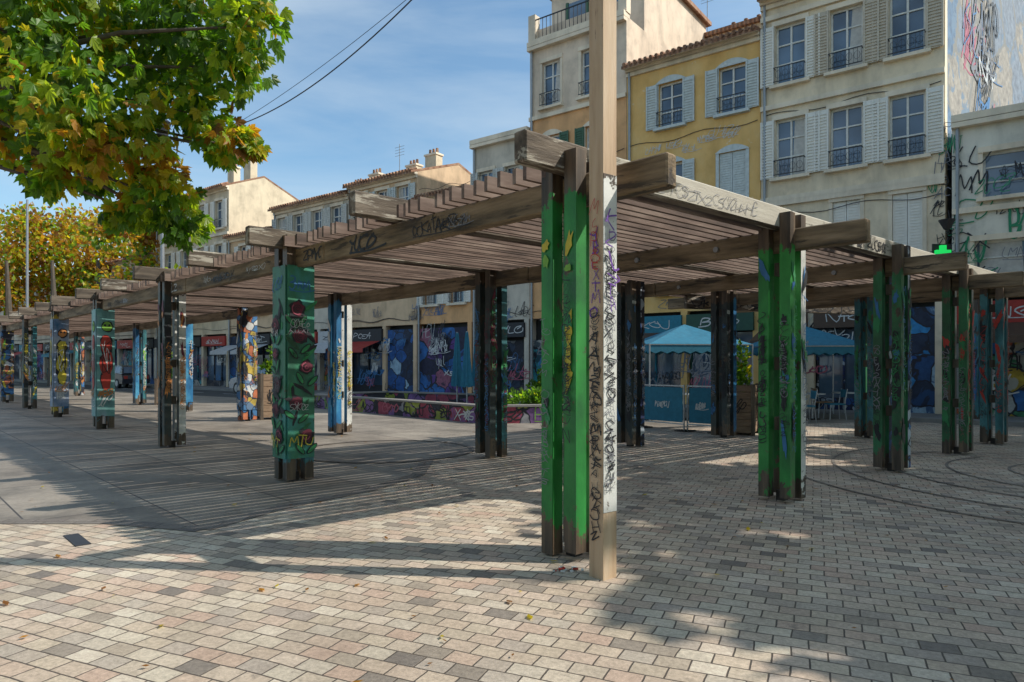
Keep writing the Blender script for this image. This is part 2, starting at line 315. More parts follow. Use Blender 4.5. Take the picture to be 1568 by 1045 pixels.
def deco_flower(mb,ol,ul,nl,orr,ur,nr):
    for (o,u,n) in ((ol,ul,nl),(orr,ur,nr)):
        for i in range(20): blob(mb,o+u*U(-.13,.13)+Z*U(.6,2.45),u,Z,n,U(.015,.04),U(.06,.16),random.choice([c_black,c_leaf,c_black,p_dgreen]),.004+.0005*i,10,.2,U(-1.3,1.3))
        z=.62
        while z<2.4:
            cc=o+u*U(-.08,.08)+Z*z; r0=U(.07,.105)
            blob(mb,cc,u,Z,n,r0*1.15,r0*1.15,c_black,0.015,18,.2); blob(mb,cc,u,Z,n,r0*.9,r0*.9,c_mar,0.018,18,.2)
            for r in (.75,.5,.25): ribbon(mb,[(math.cos(t)*r*r0,math.sin(t)*r*r0) for t in np.linspace(U(0,3),U(4,6)+1,6)],cc,u,Z,n,.010,random.choice([c_pink,c_black,c_black]),0.021)
            for s_ in (-1,1):
                an=s_*U(-1,-.3); cl_=cc+u*s_*U(.06,.1)+Z*U(-.24,-.14); blob(mb,cl_,u,Z,n,.04,.10,c_black,0.012,10,.05,an); blob(mb,cl_,u,Z,n,.026,.085,c_leaf,0.0145,10,.05,an)
            z+=U(.32,.5)
        tag(mb,o-u*.17+Z*2.6,u,Z,n,.34,.16,c_blue,0.015,4); tag(mb,o-u*.17+Z*.5,u,Z,n,.3,.14,c_yel,0.015,3,off=.026)
        for i in range(4): tag(mb,o-u*.17+Z*U(.6,2.4),u,Z,n,.3,.09,random.choice([c_black,c_white,c_grey]),0.006,5,off=.028)
def deco_fig(col,top):
    def f(mb,ol,ul,nl,orr,ur,nr):
        for (o,u,n) in ((ol,ul,nl),(orr,ur,nr)):
            cx=U(-.03,.03); blob(mb,o+u*cx+Z*2.5,u,Z,n,.13,.14,c_black,.004,14,.12); blob(mb,o+u*cx+Z*2.5,u,Z,n,.105,.115,top,.007,14,.12)
            for s_ in (-1,1): blob(mb,o+u*(cx+s_*.045)+Z*2.53,u,Z,n,.025,.03,c_black,.010,10,.1)
            for k_,(zz,rv,ru) in enumerate(((2.05,.26,.14),(1.6,.33,.16),(1.2,.25,.12))):
                blob(mb,o+u*U(-.03,.03)+Z*zz,u,Z,n,ru,rv,c_black,.004+.0006*k_,14,.2); blob(mb,o+u*cx*.5+Z*zz,u,Z,n,ru*.86,rv*.93,col,.008+.0006*k_,14,.15)
            for k_ in range(5): ribbon(mb,[(U(-.12,.12),U(-.5,.5)) for _ in range(4)],o+Z*1.7,u,Z,n,.014,random.choice([c_black,c_black,c_white]),.012)
            tag(mb,o-u*.16+Z*.6,u,Z,n,.32,.25,c_white,.02,3); tag(mb,o-u*.16+Z*.8,u,Z,n,.32,.2,c_or,.02,3,off=.014)
    return f
def deco_rand(cols):
    def f(mb,ol,ul,nl,orr,ur,nr):
        for (o,u,n) in ((ol,ul,nl),(orr,ur,nr)):
            for i in range(10): blob(mb,o+u*random.choice([-.125,.125])+Z*U(.6,2.7),u,Z,n,U(.012,.05),U(.04,.2),random.choice(cols),0.004+0.001*i,13,.45,U(-.4,.4))
            for sx in (-1,1):
                for k_ in range(2): tag(mb,o+u*(sx*.125-.05)+Z*U(.4,1.3),u,Z,n,.10,U(.7,1.6),random.choice(cols+[c_grey]),U(.006,.012),random.randint(8,20),True,0.016+.006*k_)
    return f
A=[c_black,c_white,c_yel,c_blue,c_or,c_lime]
post(0,0,p_green,p_white,"green_post",deco=deco_green)
post(SL,0,p_teal,p_teal,"flower_post",panel=pm("flower_panel",[(0.015,0.08,0.05),(0.035,0.19,0.10),(0.05,0.28,0.26)],0.62),deco=deco_flower)
post(2*SL,0,p_dark,p_white,"dark_post",deco=deco_rand([c_or,c_black,c_mar]))
post(3*SL,0,p_teal,p_teal,"red_figure_post",panel=pm("redfig_panel",[(0.05,0.12,0.14),(0.15,0.35,0.32),(0.3,0.4,0.45)],0.66),deco=deco_fig(c_red,c_lime))
post(4*SL,0,p_yel,p_blue,"yellow_figure_post",panel=pm("yelfig_panel",[(0.03,0.12,0.22),(0.25,0.3,0.4),(0.5,0.48,0.4)],0.66),deco=deco_fig(c_yel,c_or))
post(5*SL,0,p_dark,p_teal,"dark_post",deco=deco_rand(A)); post(6*SL,0,p_blue,p_dark,"blue_post",panel=p_mix,deco=deco_rand(A)); post(7*SL,0,p_dark,p_mix,"dark_post",deco=deco_rand(A)); post(8*SL,0,p_dark,p_mix,"dark_post")
inner=[(p_dark,p_teal),(p_blue,p_white),(p_mix,p_mix),(p_blue,p_blue),(p_blue,p_teal),(p_dark,p_mix),(p_teal,p_mix),(p_dark,p_blue)]
for i,(l,r) in enumerate(inner): post((i+1)*SL,3.5,l,r,"inner_post",deco=deco_rand(A if i else [c_black,c_blue,c_leaf,c_mar]),panel=p_mix if i==2 else (p_blue if i==3 else None))
post(0,3.5,p_green,p_white,"green_post",deco=deco_rand([c_black,c_blue,c_leaf,c_black]))
post(0,6.8,p_dgreen,p_navy,"green_post",deco=deco_rand([c_black,c_blue,c_leaf]))
post(0,9.8,p_dgreen,p_dark,"green_post",deco=deco_rand([c_black,c_red,c_leaf])); post(0,12.0,p_teal,p_dark,"teal_post",deco=deco_rand([c_black,c_red]))
post(0,0,p_dark,p_navy,"back_post",pos=G(965,684),deco=deco_rand([c_black,c_blue])); post(0,0,p_dark,p_blue,"back_post",pos=G(1108,670),deco=deco_rand([c_black,c_blue]))
post(0,0,p_teal,p_dgreen,"back_post",pos=G(1328,671),deco=deco_rand([c_black,c_leaf])); post(0,0,p_teal,p_blue,"back_post",pos=G(1488,648),deco=deco_rand([c_black,c_blue]))
mb=MB()
def beamtag(a,b,z,ln,h,mat,th,k): 
    tag(mb,pp(a,b,z)-R*0.066,-L,Z,-R,ln,h,mat,th,k)
beamtag(3.5,0,2.94,0.75,0.17,c_black,0.03,4); beamtag(4.7,0,2.95,0.6,0.13,c_black,0.02,5); beamtag(10.6,0,2.95,1.0,0.14,c_white,0.025,6); beamtag(2.2,0,2.95,.9,.12,c_black,.012,8); beamtag(8,0,2.95,1.2,.12,c_black,.018,7)
for i in range(10): beamtag(U(1,16),0,U(2.93,3.0),U(.3,.8),.08,random.choice([c_black,c_grey,c_white]),.008,6)
tag(mb,pp(0,1.2,3.2)-L*0.066,R,Z,-L,1.9,0.12,c_grey,0.007,16); tag(mb,pp(0,.3,3.2)-L*0.066,R,Z,-L,.8,0.10,c_grey,0.006,8); tag(mb,pp(0,4.3,3.19)-L*0.066,R,Z,-L,2.4,0.14,c_black,0.016,14)
tag(mb,pp(5.2,9.3,2.9)+Vector((.1,-.12,0)),(pp(3.0,15.5)-pp(5.2,9.3)).normalized(),Z,Vector((.3,-.95,0)).normalized(),6,0.2,c_black,0.03,18)
mb.make("beam_graffiti",perg)
# front pole
c=G(923,884); c.z=0; pole=MB(); pa=Vector((-.62,.78,0)).normalized(); pb=Vector((.78,.62,0)).normalized()
pole.box(c+Z*3.9,(0.145,0.145,7.8),pole_wood,pa)
pole.box(c+Z*1.75-pa*0.0745,(0.004,0.143,2.5),p_white,pa)
tag(pole,c-pa*0.0775-pb*0.06+Z*0.65,pb,Z,-pa,0.11,1.9,c_black,0.009,30,True); tag(pole,c-pa*0.0775-pb*0.06+Z*0.6,pb,Z,-pa,0.11,2.1,c_grey,0.006,36,True,.01)
tag(pole,c-pa*0.0775-pb*0.06+Z*2.0,pb,Z,-pa,0.12,.8,c_pur,0.013,6,True,.016)
tag(pole,c-pb*0.0735+pa*0.055+Z*0.3,-pa,Z,-pb,0.11,1.6,c_black,0.009,20,True); tag(pole,c-pb*0.0735+pa*0.055+Z*1.95,-pa,Z,-pb,0.11,.6,c_pur,0.010,7,True); tag(pole,c-pb*0.0735+pa*0.055+Z*0.5,-pa,Z,-pb,0.11,1.6,c_black,0.006,30,True,.01)
tag(pole,c-pb*0.0735+pa*0.055+Z*2.3,-pa,Z,-pb,0.10,.5,c_red,0.007,6,True,.01)
pole.make("wooden_pole",bevel=0.004)
# ------------------------------------------------------------ houses
O=Vector((12.7,20,0)); D=Vector((-.796,.605,0)).normalized(); N=Vector((-.605,-.796,0)).normalized()
def PT(t,z,off=0): return O+D*t+N*off+Z*z
def glass_mat():
    m,nt,b=base("window_glass"); b.inputs['Roughness'].default_value=0.06; b.inputs['Specular IOR Level'].default_value=0.9
    v=coords(nt,0,(.5,.5,.3)); n=noi(nt,v,1.3,2); bump(nt,b,n.outputs['Fac'],0.15,0.1)
    c=ramp(nt,noi(nt,coords(nt),0.7,1).outputs['Fac'],[(0.03,0.05,0.08),(0.14,0.21,0.30)]); nt.links.new(c,b.inputs['Base Color']); return m
glass=glass_mat()
def wall(name,c,k=0.78): return noisy(name,[tuple(x*k for x in c),c,tuple(min(1,x*1.08) for x in c)],1.6,rough=0.9,bm=0.2,dirt=0.3)
w_stone=wall("beige_stone_render",(0.80,0.66,0.47)); w_ochre=noisy("ochre_render",[(0.68,0.40,0.13),(0.78,0.48,0.17),(0.80,0.53,0.22)],1.2,rough=0.9,bm=0.15,wear=((0.80,0.61,0.38),0.64,3),dirt=0.2)
w_grey=wall("greige_render",(0.74,0.60,0.46)); w_orange=wall("orange_render",(0.74,0.41,0.19)); w_cream=wall("cream_render",(0.66,0.55,0.39)); w_white=wall("white_render",(0.76,0.71,0.60),0.8)
w_peach=wall("peach_render",(0.68,0.48,0.30)); w_pale=wall("pale_render",(0.60,0.53,0.43)); trim=wall("stone_trim",(0.80,0.68,0.52),0.88)
sh_grey=plain("grey_shutters",(0.6,0.59,0.54)); sh_blue=plain("lightblue_shutters",(0.62,0.66,0.64)); sh_green=plain("green_shutters",(0.06,0.14,0.08)); sh_pale=plain("pale_shutters",(0.82,0.78,0.70),var=.12); sh_brown=plain("brown_shutters",(0.62,0.53,0.41))
frame=plain("white_frame",(0.78,0.76,0.7)); curt=plain("curtain",(0.6,0.57,0.52))
def tile_mat():
    m,nt,b=base("clay_tiles"); v=coords(nt,math.atan2(D.y,D.x)); wv=nt.nodes.new('ShaderNodeTexWave'); wv.inputs['Scale'].default_value=1.6; nt.links.new(v,wv.inputs['Vector'])
    n=noi(nt,v,4,5); c=ramp(nt,n.outputs['Fac'],[(0.20,0.09,0.05),(0.38,0.20,0.12),(0.45,0.30,0.2)]); c=mix(nt,0.5,c,wv.outputs['Color'],'MULTIPLY')
    nt.links.new(c,b.inputs['Base Color']); b.inputs['Roughness'].default_value=0.9; bump(nt,b,wv.outputs['Fac'],0.8,0.05); return m
tiles=tile_mat()
def grid_wall(mb,t0,t1,z0,z1,ops,mat,off=0,dep=0.22):
    ts=sorted(set([t0,t1]+[o[0] for o in ops]+[o[1] for o in ops])); zs=sorted(set([z0,z1]+[o[2] for o in ops]+[o[3] for o in ops]))
    for i in range(len(ts)-1):
        for j in range(len(zs)-1):
            tm,zm=(ts[i]+ts[i+1])/2,(zs[j]+zs[j+1])/2
            if any(o[0]<tm<o[1] and o[2]<zm<o[3] for o in ops): continue
            mb.poly([PT(ts[i],zs[j],off),PT(ts[i+1],zs[j],off),PT(ts[i+1],zs[j+1],off),PT(ts[i],zs[j+1],off)],mat)
    for a,b,c_,d in [o[:4] for o in ops]:
        for q in ([(a,c_),(a,d)],[(b,c_),(b,d)],[(a,c_),(b,c_)],[(a,d),(b,d)]):
            mb.poly([PT(*q[0],off),PT(*q[1],off),PT(*q[1],off-dep),PT(*q[0],off-dep)],mat)
def bx(mb,t,z,off,wt,wz,wo,mat): mb.box(PT(t,z,off),(wt,wo,wz),mat,D)
def window(g,s,tr,w_,off=0,shm=None,closed=False,arch=False,rail=True,trimm=None):
    t,z0,z1,wd=w_; h=z1-z0; zc=(z0+z1)/2
    if closed:
        for sx in (-1,1):
            bx(s,t+sx*wd/4,zc,off-0.06,wd/2-0.015,h-0.02,0.05,shm)
            k=int(h/0.09)
            for i in range(k): bx(s,t+sx*wd/4,z0+0.06+i*(h-.1)/k,off-0.03,wd/2-0.12,0.025,0.02,shm)
    else:
        g.poly([PT(t-wd/2,z0,off-.17),PT(t+wd/2,z0,off-.17),PT(t+wd/2,z1,off-.17),PT(t-wd/2,z1,off-.17)],glass)
        for x in (-wd/2+.03,0,wd/2-.03): bx(g,t+x,zc,off-.15,.06,h-.004,.05,frame)
        for z in (z0+.035,z0+h*.36,z0+h*.68,z1-.035): bx(g,t,z,off-.148,wd-.01,.045 if z0+.1<z<z1-.1 else .07,.04,frame)
        if rnd()<.6:
            sx=random.choice([-1,1]); g.poly([PT(t+sx*.03,z0+.05,off-.163),PT(t+sx*wd*.45,z0+.05,off-.163),PT(t+sx*wd*.45,z1-.05,off-.163),PT(t+sx*U(.06,.2),z1-.05,off-.163)],curt)
        if shm:
            for sx in (-1,1):
                cx=t+sx*(wd/2+wd*.26); wv=wd*.46; oo=off+.05+U(0,.03)
                bx(s,cx,zc,oo,wv,h,.03,shm)
                k=int(h/0.1)
                for i in range(k): bx(s,cx,z0+.06+i*(h-.1)/k,oo+.028,wv-.1,.035,.03,shm)
                for e in (-1,1): bx(s,cx+e*(wv/2-.025),zc,oo+.032,.05,h-.002,.034,shm)
    T=trimm or trim
    bx(tr,t,z0-.05,off+.09,wd+.3,.1,.2,T)
    if arch:
        pts=[]; 
        for i in range(11):
            x=-1+2*i/10; pts.append((t+x*(wd/2+.12),z1+.02+.22*(1-x*x)))
        for i in range(10):
            (a,za),(b,zb)=pts[i],pts[i+1]
            tr.poly([PT(a,z1-.001,off+.045),PT(b,z1-.001,off+.045),PT(b,zb,off+.045),PT(a,za,off+.045)],T)
            tr.poly([PT(a,za,off+.045),PT(b,zb,off+.045),PT(b,zb,off),PT(a,za,off)],T)
    else: bx(tr,t,z1+.08,off+.03,wd+.22,.16,.06,T)
    for sx in (-1,1): bx(tr,t+sx*(wd/2+.055),zc,off+.012,.11,h,.03,T)
    if rail and not closed:
        for z in (z0+.08,z0+.55): bx(tr,t,z,off+.2,wd+.04,.025,.025,iron)
        for i in range(9): bx(tr,t-wd/2+wd*i/8,z0+.31,off+.2,.011,.5,.011,iron)
        for i in range(4):
            cx=t-wd*.36+wd*.24*i
            tr.tube([PT(cx+.09*math.cos(q),z0+.31+.13*math.sin(q),off+.2) for q in np.linspace(0,6.28,9)],.006,iron,4,False)
        for sx in (-1,1): bx(tr,t+sx*wd/2,z0+.55,off+.11,.02,.02,.2,iron)
graf=[mural("blue_graffiti",[(0.02,0.09,0.28),(0.03,0.22,0.46),(0.02,0.03,0.06),(0.30,0.43,0.52),(0.02,0.07,0.18)],1.5),
 mural("teal_graffiti",[(0.01,0.12,0.16),(0.04,0.29,0.33),(0.02,0.03,0.05),(0.38,0.37,0.33),(0.02,0.05,0.07)],1.3),
 mural("purple_graffiti",[(0.12,0.05,0.22),(0.03,0.13,0.35),(0.3,0.1,0.15),(0.02,0.02,0.05)],1.4),
 mural("multicolour_graffiti",[(0.4,0.28,0.03),(0.05,0.22,0.1),(0.03,0.13,0.35),(0.4,0.1,0.05),(0.4,0.4,0.38)],1.9),
 mural("dark_graffiti",[(0.03,0.03,0.04),(0.08,0.07,0.07),(0.02,0.02,0.02),(0.2,0.2,0.2),(0.04,0.06,0.10)],2.2)]
dark=plain("dark_shop_interior",(0.02,0.02,0.022)); f_black=plain("black_fascia",(0.02,0.02,0.025)); f_white=plain("white_fascia",(0.5,0.5,0.5)); f_teal=plain("teal_fascia",(0.01,0.20,0.29)); f_red=plain("red_fascia",(0.4,0.03,0.02)); f_green=plain("darkgreen_fascia",(0.02,0.08,0.05)); f_brown=plain("brown_fascia",(0.09,0.05,0.03))
def house(name,t0,t1,h,wm,wins,shops,depth=10,rise=1.5,flat=False,off=0,bands=(),lower=None,cornice=True,chim=()):
    e=empty(name); wl=MB(); g=MB(); s=MB(); tr=MB(); rf=MB()
    ops=[(w_[0]-w_[3]/2,w_[0]+w_[3]/2,w_[1],w_[2]) for w_,k in wins]
    zb=3.5; a,b=t0+.01,t1-.01
    if lower:
        grid_wall(wl,a,b,zb,lower[0],[o for o in ops if o[3]<=lower[0]],lower[1],off); grid_wall(wl,a,b,lower[0],h,[o for o in ops if o[2]>=lower[0]],wm,off)
    else: grid_wall(wl,a,b,zb,h,ops,wm,off)
    for t in (a,b):
        pts=[PT(t,0,off),PT(t,h,off)]+([] if flat else [PT(t,h+rise,off-depth/2)])+[PT(t,h,off-depth),PT(t,0,off-depth)]
        wl.poly(pts,wm)
    wl.poly([PT(a,0,off-depth),PT(b,0,off-depth),PT(b,h,off-depth),PT(a,h,off-depth)],wm)
    wl.poly([PT(a,0,off-.45),PT(b,0,off-.45),PT(b,zb,off-.45),PT(a,zb,off-.45)],dark); wl.poly([PT(a,zb,off),PT(b,zb,off),PT(b,zb,off-.45),PT(a,zb,off-.45)],wm)
    x=t0
    for (ln,pm_,fm_,kind) in shops:
        x1=min(x+ln,t1); c=(x+x1)/2; wd=x1-x
        bx(wl,x+.14,zb/2,off-.1,.24,zb,.3,lower[1] if lower else wm)
        if kind=='wall': bx(wl,c+.12,zb/2-.1,off-.12,wd-.26,zb-.22,.1,pm_)
        elif kind=='shutter':
            bx(wl,c+.12,1.3,off-.25,wd-.28,2.6,.06,pm_)
            for i in range(20): bx(wl,c+.12,.1+i*.125,off-.215,wd-.3,.02,.012,pm_)
        else:
            bx(g,c+.12,.25,off-.2,wd-.28,.5,.1,pm_)
            g.poly([PT(x+.27,.5,off-.24),PT(x1-.03,.5,off-.24),PT(x1-.03,2.7,off-.24),PT(x+.27,2.7,off-.24)],glass)
            k=max(2,int(wd/1.0))
            for i in range(k+1): bx(g,x+.29+(wd-.34)*i/k,1.5,off-.2,.06,2.4,.07,pm_)
            bx(g,c+.12,2.15,off-.2,wd-.3,.06,.06,pm_)
        if fm_: 
            bx(tr,c+.1,3.05,off+.06,wd-.2,.62,.24,fm_)
            tag(tr,PT(c+wd*.3,2.92,off+.182),-D,Z,N,wd*.6,.26,c_white if fm_ is not f_white else c_black,.035,max(3,int(wd*1.5)))
        if rnd()<.4:
            ac=random.choice([f_green,f_red,f_white,f_brown,f_teal]); q0,q1=x+.3,x1-.05
            tr.poly([PT(q0,2.75,off+.15),PT(q1,2.75,off+.15),PT(q1,2.35,off+1.3),PT(q0,2.35,off+1.3)],ac); tr.poly([PT(q0,2.35,off+1.3),PT(q1,2.35,off+1.3),PT(q1,2.15,off+1.31),PT(q0,2.15,off+1.31)],ac)
        x=x1
        if x>=t1: break
    for i in range(int((t1-t0)/0.35)):
        tt=U(t0+.1,t1-1.6); tag(tr,PT(tt+1.2,U(.3,3.0),off+.06),-D,Z,N,U(.4,1.4),U(.2,.7),random.choice([c_black,c_white,c_blue,c_pink,c_grey,c_black]),U(.018,.05),random.randint(3,6),off=0.002+.001*(i%9))
    for w_,k in wins: window(g,s,tr,w_,off,**k)
    for z in bands: bx(tr,(t0+t1)/2,z,off+.05,t1-t0-.03,.16,.12,trim)
    if flat:
        rf.poly([PT(a,h-.02,off),PT(b,h-.02,off),PT(b,h-.02,off-depth),PT(a,h-.02,off-depth)],galv)
        bx(tr,(t0+t1)/2,h+.06,off-.02,t1-t0-.01,.2,.5,trim); bx(tr,(t0+t1)/2,h-.13,off+.08,t1-t0-.01,.14,.3,trim)
    else:
        for sgn,o0 in ((1,off+.45),(-1,off-depth-.45)):
            zz=h-.45*rise/(depth/2)+.05
            q=[PT(t0,zz,o0),PT(t1,zz,o0),PT(t1,h+rise+.05,off-depth/2),PT(t0,h+rise+.05,off-depth/2)]
            rf.poly(q,tiles); rf.poly([p-Z*.12 for p in q],trim); rf.poly([q[0],q[1],q[1]-Z*.12,q[0]-Z*.12],tiles); rf.poly([q[0],q[3],q[3]-Z*.12,q[0]-Z*.12],tiles); rf.poly([q[1],q[2],q[2]-Z*.12,q[1]-Z*.12],tiles)
        k=int((t1-t0)/.22)
        for i in range(k):
            t=t0+.11+i*.22; z=h+.05-.45*rise/(depth/2)
            rf.tube([PT(t,z+.02,off+.5),PT(t,z+.02+.25*rise/(depth/2)*2,off+.0)],.075,tiles,6)
        bx(tr,(t0+t1)/2,h-.16,off+.1,t1-t0-.02,.12,.2,trim); bx(tr,(t0+t1)/2,h-.3,off+.05,t1-t0-.02,.14,.1,trim)
    for (t,o_,zb2,hh) in chim:
        bx(tr,t,zb2+hh/2,off-o_,.8,hh,.5,w_cream); bx(tr,t,zb2+hh+.05,off-o_,.9,.10,.6,trim)
        for k in (-.25,.0,.25): tr.tube([PT(t+k,zb2+hh+.1,off-o_),PT(t+k,zb2+hh+.4,off-o_)],[.09,.07],tiles,8)
    tr.tube([PT(t1-.15,.3,off+.08),PT(t1-.15,h-.2,off+.08)],.05,galv,8)
    if len(wins)>3:
        for i in range(2): 
            z=random.choice([3.8,6.6,9.9]); p0=PT(t0+.1,z,off+.03); p1=PT(t1-.1,z+U(-.1,.1),off+.03); tr.tube([p0.lerp(p1,q)-Z*.08*math.sin(q*12) for q in np.linspace(0,1,14)],.012,iron,4,False)
    wl.make("walls",e); 
    if g.v: g.make("windows",e)
    if s.v: s.make("shutters",e)
    tr.make("trim",e); rf.make("roof",e); return e
house("stone_town_house",0.0,5.32,13.9,w_stone,
 [((t,z0,z1,.95),dict(shm=sh_pale if t>4 or z0<9 else sh_brown)) for t in (4.36,2.66,.98) for z0,z1 in ((10.9,12.9),(7.8,9.75))]+[((t,4.7,6.75,.8),dict(shm=sh_pale,closed=True)) for t in (2.66,.98)],
 [(1.7,graf[0],None,'wall'),(1.9,p_navy,f_brown,'glass'),(1.8,f_brown,f_brown,'glass')],bands=(10.2,7.1,6.95,13.2),rise=1.2)
house("ochre_town_house",5.32,10.4,12.95,w_ochre,
 [((t,z0,z1,.95),dict(shm=sh_blue,arch=True,closed=(t<7 and z0<9),trimm=sh_blue)) for t in (6.3,8.6) for z0,z1 in ((10.35,12.0),(7.2,9.0),(4.2,5.9))],
 [(2.6,f_green,f_green,'glass'),(2.6,f_teal,f_teal,'glass')],bands=(),rise=1.3)
eC=house("tall_corner_house",10.4,15.0,15.0,w_grey,
 [((t,12.3,14.2,.9),dict(trimm=trim)) for t in (12.0,13.9)]+[((t,9.2,11.1,.9),dict(shm=sh_green,arch=True)) for t in (11.8,13.9)]+[((t,5.6,7.4,.9),dict(shm=sh_green,arch=True)) for t in (11.8,13.9)],
 [(2.3,f_teal,f_teal,'glass'),(2.3,graf[1],None,'shutter')],flat=True,lower=(11.9,w_orange),bands=(11.95,15.2),depth=8)
mb=MB(); 
bx(mb,12.7,16.45,-4.9,4.5,2.9,6.6,w_grey); mb.make("attic_storey",eC)
mb=MB(); bx(mb,12.7,17.95,-4.9,4.9,.18,7.0,tiles)
for t in (11.9,13.6):
    bx(mb,t,16.4,-1.58,.9,1.7,.05,glass); bx(mb,t-.5,16.4,-1.56,.12,1.8,.1,sh_green); bx(mb,t+.5,16.4,-1.56,.12,1.8,.1,sh_green)
for i in range(24): bx(mb,10.5+i*.19,15.65,.05,.02,.9,.02,iron)
bx(mb,12.7,16.1,.05,4.5,.04,.04,iron)
for t in (10.55,14.85): bx(mb,t,15.75,-.1,.35,1.2,.35,trim); 
bx(mb,12.7,15.45,-.15,4.3,.55,.12,w_grey)
mb.make("attic_details",eC)
e=empty("cream_rear_building"); mb=MB()
bx(mb,8.2,8.6,-10.8,4.6,17.2,5.4,w_cream); bx(mb,8.2,17.3,-10.8,4.9,.2,5.8,tiles); bx(mb,10.1,14.6,-9.2,.8,3.5,2.0,galv); mb.make("walls",e)
mb=MB()
for i in range(5): mb.tube([PT(7+i*.6,17.4,-9),PT(7+i*.6,18.0,-9)],[.13,.1],tiles,8)
mb.make("chimney_pots",e)
house("grey_town_house",15.0,18.2,11.5,w_pale,[((t,z,z+1.6,.85),dict(shm=sh_grey)) for t in (15.9,17.4) for z in (8.6,5.4)],[(1.6,graf[4],f_black,'shutter'),(1.8,graf[1],None,'wall')],flat=True)
house("low_orange_house",18.2,21.7,9.6,w_orange,[((t,z,z+1.6,.85),dict(shm=sh_pale)) for t in (19.1,20.8) for z in (7.2,4.4)],[(3.5,graf[2],None,'wall')],rise=1.0)
house("peach_gable_house",21.7,26.8,11.0,w_peach,[((t,z,z+1.7,.9),dict(shm=random.choice([sh_blue,sh_brown]))) for t in (22.7,24.2,25.8) for z in (8.7,5.6)],[(2.2,graf[0],None,'wall'),(2.9,f_black,f_black,'glass')],chim=((23.5,3,11.8,.9),(26,4,12,.8)),depth=6,rise=1)
house("pale_town_house",26.8,33.6,10.7,w_pale,[((t,z,z+1.7,.9),dict(shm=sh_grey)) for t in (27.8,29.5,31.2,32.8) for z in (8.4,5.4)],[(2.4,graf[3],f_white,'shutter'),(2.2,f_red,f_red,'glass'),(2.4,graf[4],f_black,'wall')],chim=((28,3,11.3,1.1),(32,5,11.8,1.1)))
house("small_cream_house",33.6,38.5,9.6,w_peach,[((t,z,z+1.6,.9),dict(shm=sh_pale)) for t in (34.8,36.8) for z in (7.3,4.6)],[(2.6,f_black,f_black,'glass'),(2.4,graf[0],None,'wall')],rise=1.2)
house("cream_corner_house",38.5,48,13.0,w_cream,[((t,z,z+1.8,.95),dict(shm=sh_pale)) for t in (39.6,41.8,44,46.2) for z in (10.3,7.5,4.8)],[(3,graf[4],f_red,'glass'),(3,graf[1],f_black,'glass'),(3.6,f_red,f_black,'glass')],chim=((39.3,2,13.6,1.5),(43,3,13.8,1.6)),bands=(9.9,7.1),depth=5,rise=1)
house("long_terrace_house",48,84,9.5,w_pale,[((49.5+i*2.6,z,z+1.7,.95),dict(shm=sh_blue)) for i in range(13) for z in (7.0,4.3)],[(3,graf[i%5],[f_black,f_red,f_teal][i%3],['glass','shutter'][i%2]) for i in range(12)])
e=house("low_white_building",-9,-0.15,8.6,w_white,[((-2.0,6.3,7.6,2.2),dict(rail=False)),((-1.9,2.9+.7,5.1,2.4),dict(rail=False)),((-5.5,6.3,7.6,1.6),dict(rail=False))],[(3.0,graf[0],f_red,'wall'),(3.0,graf[0],f_teal,'shutter'),(3,graf[3],f_red,'wall')],flat=True,bands=(6.0,))
mb=MB()
tag(mb,PT(-.2,4.3,.02),-D,Z,N,1.0,.9,c_tag_green,.05,2); 
for i,z in enumerate((3.9,4.8,5.7,6.5,7.3)): tag(mb,PT(-.25,z,.03),-D,Z,N,.9,.55,random.choice([c_tag_green,c_tag_green,c_black]),.035,2)
tag(mb,PT(-1.5,5.0,.03),-D,Z,N,.8,.8,c_tag_green,.06,2); tag(mb,PT(-2.0,3.7,.05),-D,Z,N,2,.5,c_black,.03,6)
for i in range(22): tag(mb,PT(U(-.1,.45),3.8+i*.22,.03),-D,Z,N,U(.25,.5),U(.2,.5),random.choice([c_tag_green,c_tag_green,c_grey,c_black]),.022,2)
for i in range(18): tag(mb,PT(U(-3.5,0),U(3.6,8),.03),-D,Z,N,U(.4,1.2),U(.2,.6),random.choice([c_tag_green,c_black,c_grey,c_tag_green]),.022,4)
for i in range(6): tag(mb,PT(U(5.8,9.6),U(9.3,9.9),.03),-D,Z,N,U(.6,1.2),U(.2,.5),c_white,.02,5)
for i in range(14): tag(mb,PT(U(1,30),U(3.6,4.3),.03),-D,Z,N,U(.6,1.4),U(.2,.5),random.choice([c_black,c_grey,c_blue]),.022,5)
mb.make("wall_tags",e)
e=empty("mural_building"); mb=MB()
mur=mural("faded_blue_mural",[(0.18,0.21,0.25),(0.30,0.26,0.21),(0.09,0.16,0.25),(0.28,0.24,0.19),(0.12,0.19,0.27)],0.45,(0.2,0.19,0.17),0.02)
A_=Vector((13.0,20.45,0)); B_=Vector((24,30.5,0)); C_=B_+Vector((8,-3,0)); 
mb.poly([A_,B_,B_+Z*22,A_+Z*22],mur); mb.poly([A_,A_+Z*22,A_-N*12+Z*22,A_-N*12],w_stone); mb.poly([A_+Z*22,B_+Z*22,A_-N*12+Z*22],tiles); mb.poly([B_,A_-N*12,A_-N*12+Z*22,B_+Z*22],w_stone)
sN=Vector((.67,-.74,0)); su=(B_-A_).normalized()
for i in range(12): tag(mb,A_+su*U(.3,5)+Z*U(8.5,16),su,Z,sN,U(1,3.5),U(.6,2.4),random.choice([c_white,c_pink,c_black,c_blue,c_grey]),U(.04,.11),random.randint(3,5),off=.004+.006*i)
mb.make("walls",e)
walk=noisy("sidewalk_concrete",[(0.18,0.17,0.16),(0.25,0.24,0.22)],2,rough=.9)
mb=MB(); mb.box(PT(38,.05,.95+.05),(98,2.3,.14),walk,D); mb.make("sidewalk")
